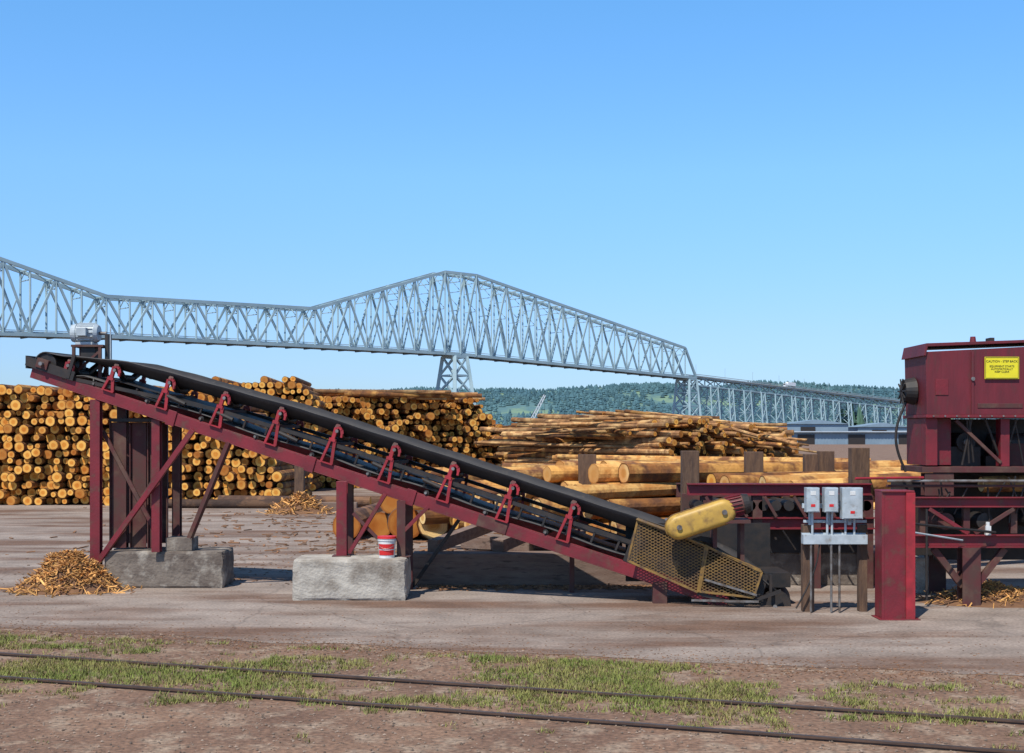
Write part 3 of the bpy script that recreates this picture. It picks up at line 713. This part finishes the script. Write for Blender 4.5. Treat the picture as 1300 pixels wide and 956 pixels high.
# ------------------------------------------------------------ log piles
def log_pile(origin,axis,width,length,hfun,r,side,end,seed,seg=12,ang=0.0,jit=0.35,rr=(0.62,1.15),base=0.0,mix=None):
    random.seed(seed); mb=MB()
    axis=Vector(axis).normalized(); across=Vector((axis.y,-axis.x,0))
    o=Vector(origin); row=0; z=base+r*0.9
    while z<7:
        u=(row%2)*r+U(0,r); any_=False
        while u<width:
            if z+r*0.6<hfun(u)+U(-.12,.12):
                any_=True
                q=r*U(*rr); 
                j=U(-jit,jit); a=axis.copy()
                if ang: 
                    t=random.gauss(0,ang*.6); a=Vector((a.x*math.cos(t)-a.y*math.sin(t),a.x*math.sin(t)+a.y*math.cos(t),random.gauss(0,ang*.18))).normalized()
                L=length*U(.9,1.05)*(U(.55,.95) if (ang and R()<.25) else 1)
                p=o+across*(u+U(-.04,.04))+axis*j; p.z=z+U(-.05,.05)
                mb.cyl(p,p+a*L,q,(mix if (mix and R()<.3) else side),seg,q*U(.75,.95),mend=end,wob=0.06)
            u+=2*r*U(.86,1.0)
        z+=r*1.62; row+=1
        if not any_: break
    return mb.obj('log_pile')
def bumps(u,f=0.5,s=0): return noise.noise((u*f,s,0))
log_pile((-30,47,0),(0.03,1,0),21.6,6,lambda u:(4.5+0.3*bumps(u,.6,1)) if u<19.2 else 4.5-(u-19.2)*1.35,0.18,BARK,END,11,rr=(.55,1.2))
log_pile((-15.5,57,0),(-.05,1,0),6.6,7,lambda u:5.15+0.3*bumps(u,.8,2)-(0 if u<5.4 else (u-5.4)*.5),0.17,BARK,END,12)
log_pile((-10.3,60.5,0),(-0.34,0.94,0),11.4,9,lambda u:(4.55+0.25*bumps(u,.7,3)) if u<8.8 else 4.5-(u-8.8)**1.6*0.8,0.17,BARK,END,13,jit=0.8,rr=(.55,1.2))
random.seed(5); tp=MB()
for i in range(30):
    y=U(61.5,68); x=U(-10.5,-8); z=4.5+U(0,.25); r=U(.09,.15)
    tp.cyl((x,y,z),(x+U(5,7.5),y+U(-.7,.4),z-U(.0,.2)),r,POLE if R()<.7 else BARK,12,r*.7,mend=END)
tp.obj('log_pile')
# pole piles: butt ends toward the right/front
log_pile((5.6,51.5,0),(-0.55,0.83,0),7.6,11,lambda u:float(np.interp(u,[0,1,3,5,7,7.6],[3.0,3.35,3.2,3.0,2.6,1.8]))+.25*bumps(u,1.2,4),0.11,POLE,END,14,seg=9,ang=0.14,jit=1.3,rr=(.5,1.4),mix=BARK)
log_pile((11.0,61,0),(-0.93,0.36,0),8,11,lambda u:float(np.interp(u,[0,2,6,8],[2.4,3.1,3.1,2.0]))+.15*bumps(u,1.2,6),0.13,POLE,END,16,seg=8,ang=0.14,jit=2.0,mix=BARK)
log_pile((5.5,68,0),(-0.97,0.2,0),9,8,lambda u:2.85+.2*bumps(u,1.2,8),0.14,POLE,END,17,seg=8,ang=0.08,jit=1.5,mix=BARK)
log_pile((12,44,0),(-0.95,0.3,0),5,12,lambda u:1.6+.15*bumps(u,1.2,8),0.15,PEEL,ENDL,18,seg=10,ang=0.08,jit=1.2,mix=POLE)
random.seed(77); hp=MB()
for i in range(260):
    x=U(2.5,11.3); y=57+U(-4,5)
    hmax=float(np.interp(x,[1.5,4,6.3,9,12],[2.75,3.25,3.6,3.15,2.5])); z=hmax-U(0,.8)
    an=random.gauss(-.45,.32); L=U(2.5,5.5); d=Vector((math.cos(an),math.sin(an),U(-.12,.03)-(x-6)*.014)).normalized(); r=U(.045,.11)
    c=Vector((x,y,z)); hp.cyl(c-d*L*.5,c+d*L*.5,r,POLE if R()<.75 else BARK,8,r*.8,mend=END)
hp.obj('log_pile')

# ------------------------------------------------------------ bridge
bz=empty('steel_truss_bridge',(-32,800,0))
DX,DY=-0.735,-0.678
def B(s,off,z): return Vector((-32.5+DX*s-0.678*off*1.0, 800+DY*s+0.735*off, z))
def zb(s): return float(np.interp(s,[-235,0,110,232,290,366,600],[44.6,52.7,52.7,51.8,50.2,48.5,40]))
def zt(s): return float(np.interp(s,[-235,-13,13,110,236,353,379,600],[64.6,104.0,104.0,74.4,72.2,103,103,60]))
t1=MB(); t2=MB(); t3=MB()
WB=12.0
def panels(a,b,n): return [a+(b-a)*i/n for i in range(n+1)]
st=panels(-235,-13,17)+panels(-13,13,2)[1:]+panels(13,110,8)[1:]+panels(110,236,10)[1:]+panels(236,353,9)[1:]+panels(353,379,2)[1:]+panels(379,600,17)[1:]
for off in (0,WB):
    for i,s in enumerate(st):
        h=zt(s)-zb(s)
        if i<len(st)-1:
            s2=st[i+1]
            t1.beam(B(s,off,zb(s)),B(s2,off,zb(s2)),1.2,1.6,STEELB)
            if i>0 and i<len(st)-2: t1.beam(B(s,off,zt(s)),B(s2,off,zt(s2)),1.3,1.7,STEELB)
            if i==0: t1.beam(B(s,off,zb(s)),B(s2,off,zt(s2)),1.3,1.7,STEELB)
            if i==len(st)-2: t1.beam(B(s,off,zt(s)),B(s2,off,zb(s2)),1.3,1.7,STEELB)
            if 0<i<len(st)-2:
                if i%2: t2.beam(B(s,off,zt(s)),B(s2,off,zb(s2)),0.9,1.1,STEELB)
                else: t2.beam(B(s,off,zb(s)),B(s2,off,zt(s2)),0.9,1.1,STEELB)
                if h>30:
                    sm=(s+s2)/2; zm=(zb(s)+zt(s)+zb(s2)+zt(s2))/4
                    e_=s2 if not i%2 else s
                    t2.beam(B(sm,off,zm),B(e_,off,zb(e_)),0.6,0.7,STEELB)
        if 0<i<len(st)-1: t2.beam(B(s,off,zb(s)),B(s,off,zt(s)),0.8,0.95 if h<50.5 else 1.9,STEELB)
for i,s in enumerate(st):
    if 0<i<len(st)-1:
        t3.beam(B(s,0,zt(s)),B(s,WB,zt(s)),0.6,0.6,STEELB)
        t3.beam(B(s,0,zt(s)-5),B(s,WB,zt(s)-5),0.5,0.5,STEELB)
        t3.beam(B(s,0,zt(s)-5),B(s,WB/2,zt(s)),0.4,0.4,STEELB); t3.beam(B(s,WB,zt(s)-5),B(s,WB/2,zt(s)),0.4,0.4,STEELB)
        if i<len(st)-2:
            s2=st[i+1]; t3.beam(B(s,0,zt(s)),B(s2,WB,zt(s2)),0.4,0.4,STEELB); t3.beam(B(s,WB,zt(s)),B(s2,0,zt(s2)),0.4,0.4,STEELB)
        if zt(s)-zb(s)>40:
            for f in (0.55,0.78):
                z=zb(s)+(zt(s)-zb(s))*f; t3.beam(B(s,0,z),B(s,WB,z),0.4,0.4,STEELB); t3.beam(B(s,0,z),B(s,WB,z+10),0.35,0.35,STEELB)
    t3.beam(B(s,0.5,zb(s)-0.6),B(s,WB-.5,zb(s)-0.6),0.6,1.6,DARKB)
t1.obj('chords',bz); t2.obj('web_members',bz); t3.obj('lateral_bracing',bz)
dk=MB()
for s,s2 in zip(st[:-1],st[1:]):
    dk.beam(B(s,WB/2,zb(s)+1.0),B(s2,WB/2,zb(s2)+1.0),WB-1.6,0.5,DECKM)
    dk.beam(B(s,1.5,zb(s)+0.2),B(s2,1.5,zb(s2)+0.2),0.5,1.0,DARKB)
    for o in (0.9,WB-.9): dk.beam(B(s,o,zb(s)+2.1),B(s2,o,zb(s2)+2.1),0.25,0.35,DECKM)
def za(u): return 46.0-(u-235)*0.0466
us=panels(235,900,56)
ap=MB()
for i,(u,u2) in enumerate(zip(us[:-1],us[1:])):
    z,z2=za(u),za(u2)
    if z2<3: break
    dk.beam(B(-u,WB/2,z+.3),B(-u2,WB/2,z2+.3),WB,0.8,DECKM)
    for o in (0.2,WB-.2):
        dk.beam(B(-u,o,z+1.6),B(-u2,o,z2+1.6),0.25,0.45,DECKM)
    dp=6.5
    for o in (1.5,WB-1.5):
        ap.beam(B(-u,o,z-.6),B(-u2,o,z2-.6),0.7,1.0,STEELB); ap.beam(B(-u,o,z-dp),B(-u2,o,z2-dp),0.7,0.8,STEELB)
        ap.beam(B(-u,o,z-.6),B(-u,o,z-dp),0.5,0.5,STEELB)
        if i%2: ap.beam(B(-u,o,z-.6),B(-u2,o,z2-dp),0.5,0.6,STEELB)
        else: ap.beam(B(-u,o,z-dp),B(-u2,o,z2-.6),0.5,0.6,STEELB)
    ap.beam(B(-u,1.5,z-dp),B(-u,WB-1.5,z-1),0.35,0.35,STEELB)
    if i%3==0: ap.beam(B(-u,0.2,z+1),B(-u,0.2,z+9),0.25,0.25,STEELB)
dk.obj('deck',bz); ap.obj('approach_trusses',bz)
pr_=MB()
CONP=mat('pier_concrete',(0.40,0.42,0.42),(0.3,0.32,0.32),rough=0.9,scale=0.2)
def tower(s,top,ds,dso,o0,o1,oo,lv,t,m=STEELB,base=3):
    def leg(ks,ko,z):
        f=1-(z-base)/(top-base)
        sv=ks*(ds/2+dso*f); ov=(o0-oo*f) if ko<0 else (o1+oo*f)
        return B(s+sv,ov,z)
    lvl=[top-(top-base)*i/lv for i in range(lv+1)]
    cs=[(-1,-1),(1,-1),(1,1),(-1,1)]
    for i in range(4):
        a=cs[i];b=cs[(i+1)%4]
        pr_.beam(leg(*a,top),leg(*a,base),t*1.5,t*1.5,m)
        for z,z2 in zip(lvl[:-1],lvl[1:]):
            pr_.beam(leg(*a,z2),leg(*b,z2),t*.7,t*.7,m)
            pr_.beam(leg(*a,z),leg(*b,z2),t*.7,t*.7,m); pr_.beam(leg(*b,z),leg(*a,z2),t*.7,t*.7,m)
        pr_.beam(leg(*a,top),leg(*b,top),t,t*1.4,m)
    for ko in (-1,1):
        c=(leg(-1,ko,base)+leg(1,ko,base))/2; w_=ds+2*dso+3
        pr_.beam(Vector((c.x,c.y,0)),Vector((c.x,c.y,base)),w_,w_*.6,CONP)
tower(0,51.5,10,5,0,WB,6,4,1.5); tower(366,47.5,10,5,0,WB,6,4,1.5)
tower(-231,43.6,9,3,0,WB,3,4,1.1)
u=258; k=0
while u<860:
    z=za(u)-6.5
    if z<4: break
    tower(-u,z,9 if k%2==0 else 5,0.8,1.0,WB-1.0,z*0.08,max(2,int(z/9)),0.6,base=1.5); u+=21; k+=1
pr_.obj('piers',bz)
tk=empty('box_truck',B(-357,3,za(357)+.6)); TW=mat('truck_white',(0.8,0.8,0.8),rough=0.4)
tkb=MB(); s0=357; z=za(s0)+0.65
tkb.beam(B(-s0,3.2,z+2.6),B(-s0-11,3.2,za(s0+11)+.65+2.6),2.6,3.2,TW); tkb.obj('cargo_box',tk,bevel=0.1)
tkb=MB(); tkb.beam(B(-s0+3.2,3.2,z+1.8),B(-s0+0.6,3.2,z+1.7),2.5,2.4,TW); tkb.beam(B(-s0+3.25,3.2,z+2.3),B(-s0+3.2,3.2,z+2.3),2.1,0.9,BLACK); tkb.obj('cab',tk,bevel=0.2)
tkb=MB()
for ds in (-2.4,1.5,8,9.6):
    for o in (2.1,4.3): c=B(-s0-ds,o,za(s0+ds)+.65+.5); tkb.cyl(c-Vector((-.678,.735,0))*.15,c+Vector((-.678,.735,0))*.15,0.5,BLACK,14)
tkb.obj('wheels',tk)

# ------------------------------------------------------------ harbour crane
hc=empty('harbour_crane',(7,400,0)); cr=MB()
WCR=mat('crane_paint',(0.6,0.66,0.70),(0.5,0.56,0.6),rough=0.5,scale=0.5)
def lattice(mb,a,b,w0,n,t,m):
    a=Vector(a);b=Vector(b);d=(b-a).normalized();s1=d.cross(Vector((0,1,0))).normalized()*w0/2;s2=d.cross(s1).normalized()*w0/2
    cs=[s1+s2,s1-s2,-s1-s2,-s1+s2]
    for i in range(4):
        mb.beam(a+cs[i],b+cs[i]*.5,t,t,m)
        for k in range(n):
            f=k/n;f2=(k+1)/n; p=a.lerp(b,f)+cs[i]*(1-.5*f); q=a.lerp(b,f2)+cs[(i+1)%4]*(1-.5*f2); mb.beam(p,q,t*.6,t*.6,m)
lattice(cr,(4.8,400,4.0),(10.4,400,14.8),1.1,10,0.24,WCR)
lattice(cr,(5.6,400,0),(5.6,400,7.5),1.6,5,0.3,WCR)
cr.beam((5.6,400,7.4),(10.3,400,14.7),0.08,0.08,BLACK); cr.cyl((10.4,400,14.8),(10.4,400,9),0.05,BLACK,6)
cr.obj('lattice_boom',hc)
cr=MB(); cr.box(3.6,6.2,398.8,401.2,3.2,5.2,WCR); cr.box(5.9,7.0,398.7,400,3.4,5.0,BLACK); cr.box(3,8,398,402,0,1.0,DARKB); cr.obj('machinery_house',hc)

# ------------------------------------------------------------ warehouse
wh=empty('warehouse',(90,300,0)); WM=mat('corrugated_wall',(0.22,0.30,0.37),(0.17,0.24,0.30),rough=0.6,scale=0.3)
a=MB(); a.box(62,150,300,330,0,2.9,WM)
for i in range(110): a.box(62+i*.8,62.25+i*.8,299.9,299.995,0,2.85,WM)
a.obj('walls',wh)
a=MB(); prism(a,[(61,2.9),(151,2.9),(151,3.15),(61,3.15)],299,331,mat('metal_roof',(0.5,0.55,0.6),(0.4,0.45,0.5),rough=0.5,scale=0.3)); a.obj('roof',wh)
a=MB()
for i in range(7): a.box(68+i*12,72+i*12,299.8,299.88,0,2.4,BLACK)
a.obj('doors',wh)
for x0,x1,y,h in ((75,92,345,5.2),(96,110,350,4.4),(28,44,340,4.0)):
    wh=empty('storage_shed',(x0,y,0)); a=MB(); a.box(x0,x1,y,y+12,0,h,WM); prism(a,[(x0-.5,h),(x1+.5,h),((x0+x1)/2,h+1.2)],y-.5,y+12.5,WM); a.box(x0+4,x0+8,y-.2,y-.02,0,h-.8,BLACK); a.obj('walls',wh)

# ------------------------------------------------------------ hills + trees
HM=mat('haze_tinted_hill_forest',(0.105,0.190,0.205),(0.080,0.155,0.180),rough=1,scale=0.004,detail=6,spec=0.0,c3=(0.19,0.28,0.19),s3=0.003,lo3=0.52,hi3=0.58)  # distance haze put into the base colour of hills and conifers as blue tint
TM=mat('haze_tinted_conifers',(0.090,0.170,0.185),(0.065,0.130,0.160),rough=1,scale=0.004,rnd=0.3,spec=0.0)
def ridge(x,Y):
    px=650+1600*x/4200
    y=float(np.interp(px,[-2500,-900,0,400,600,650,720,790,850,900,960,1010,1080,1150,1400,2200,3500],
                          [520,505,500,500,499,495,492,488,489,494,488,490,496,500,505,500,520]))
    return (550-y)*4200/1600
def hillz(x,y):
    f=max(0,min(1,(y-3100)/1100)); f=f*f*(3-2*f)
    return (ridge(x,y)+9*noise.noise((x*.002,y*.002,0))*2+6*noise.noise((x*.008,y*.008,3)))*f*(1 if y<4300 else max(0,1-(y-4300)/1500))-1
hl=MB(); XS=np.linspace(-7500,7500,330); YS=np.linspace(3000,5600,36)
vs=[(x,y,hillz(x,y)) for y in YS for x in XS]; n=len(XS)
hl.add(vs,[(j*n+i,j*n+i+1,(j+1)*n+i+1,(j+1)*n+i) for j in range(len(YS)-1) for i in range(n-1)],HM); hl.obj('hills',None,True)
random.seed(31)
ft=MB()
def conifer(mb,x,y,z,h,r,m,seg=5):
    an=U(0,6); rn=R()
    vs=[];fs=[]
    for k,(z0,z1,rr) in enumerate(((0.05,0.6,1.0),(0.4,1.0,.68))):
        o=len(vs); vs+= [(x+r*rr*U(.75,1.2)*math.cos(an+6.283*i/seg),y+r*rr*U(.75,1.2)*math.sin(an+6.283*i/seg),z+h*z0) for i in range(seg)]+[(x,y,z+h*z1)]
        fs+=[(o+i,o+(i+1)%seg,o+seg) for i in range(seg)]
    mb.add(vs,fs,m,rn)
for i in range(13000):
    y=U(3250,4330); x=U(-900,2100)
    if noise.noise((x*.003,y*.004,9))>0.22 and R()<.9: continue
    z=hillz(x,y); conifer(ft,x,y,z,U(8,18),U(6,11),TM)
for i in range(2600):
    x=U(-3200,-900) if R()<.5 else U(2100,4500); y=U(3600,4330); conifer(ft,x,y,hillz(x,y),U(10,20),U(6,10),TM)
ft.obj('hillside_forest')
tlb=MB()
TMM=mat('shore_trees',(0.08,0.15,0.11),(0.11,0.18,0.12),rough=1,scale=0.02,rnd=0.3,spec=0)
for i in range(2600):
    x=U(-900,1500); y=U(1500,1700); h=U(8,18)*(0.8+0.5*noise.noise((x*.01,0,0)))
    conifer(tlb,x,y,0,h,U(4,7),TMM,6)
random.seed(3)
for i in range(90):
    x=random.gauss(300,13); conifer(tlb,x,1120+U(-12,12),0,U(14,33)*math.exp(-((x-300)/22)**2),U(3,5),TMM,7)
tlb.obj('shore_tree_line')
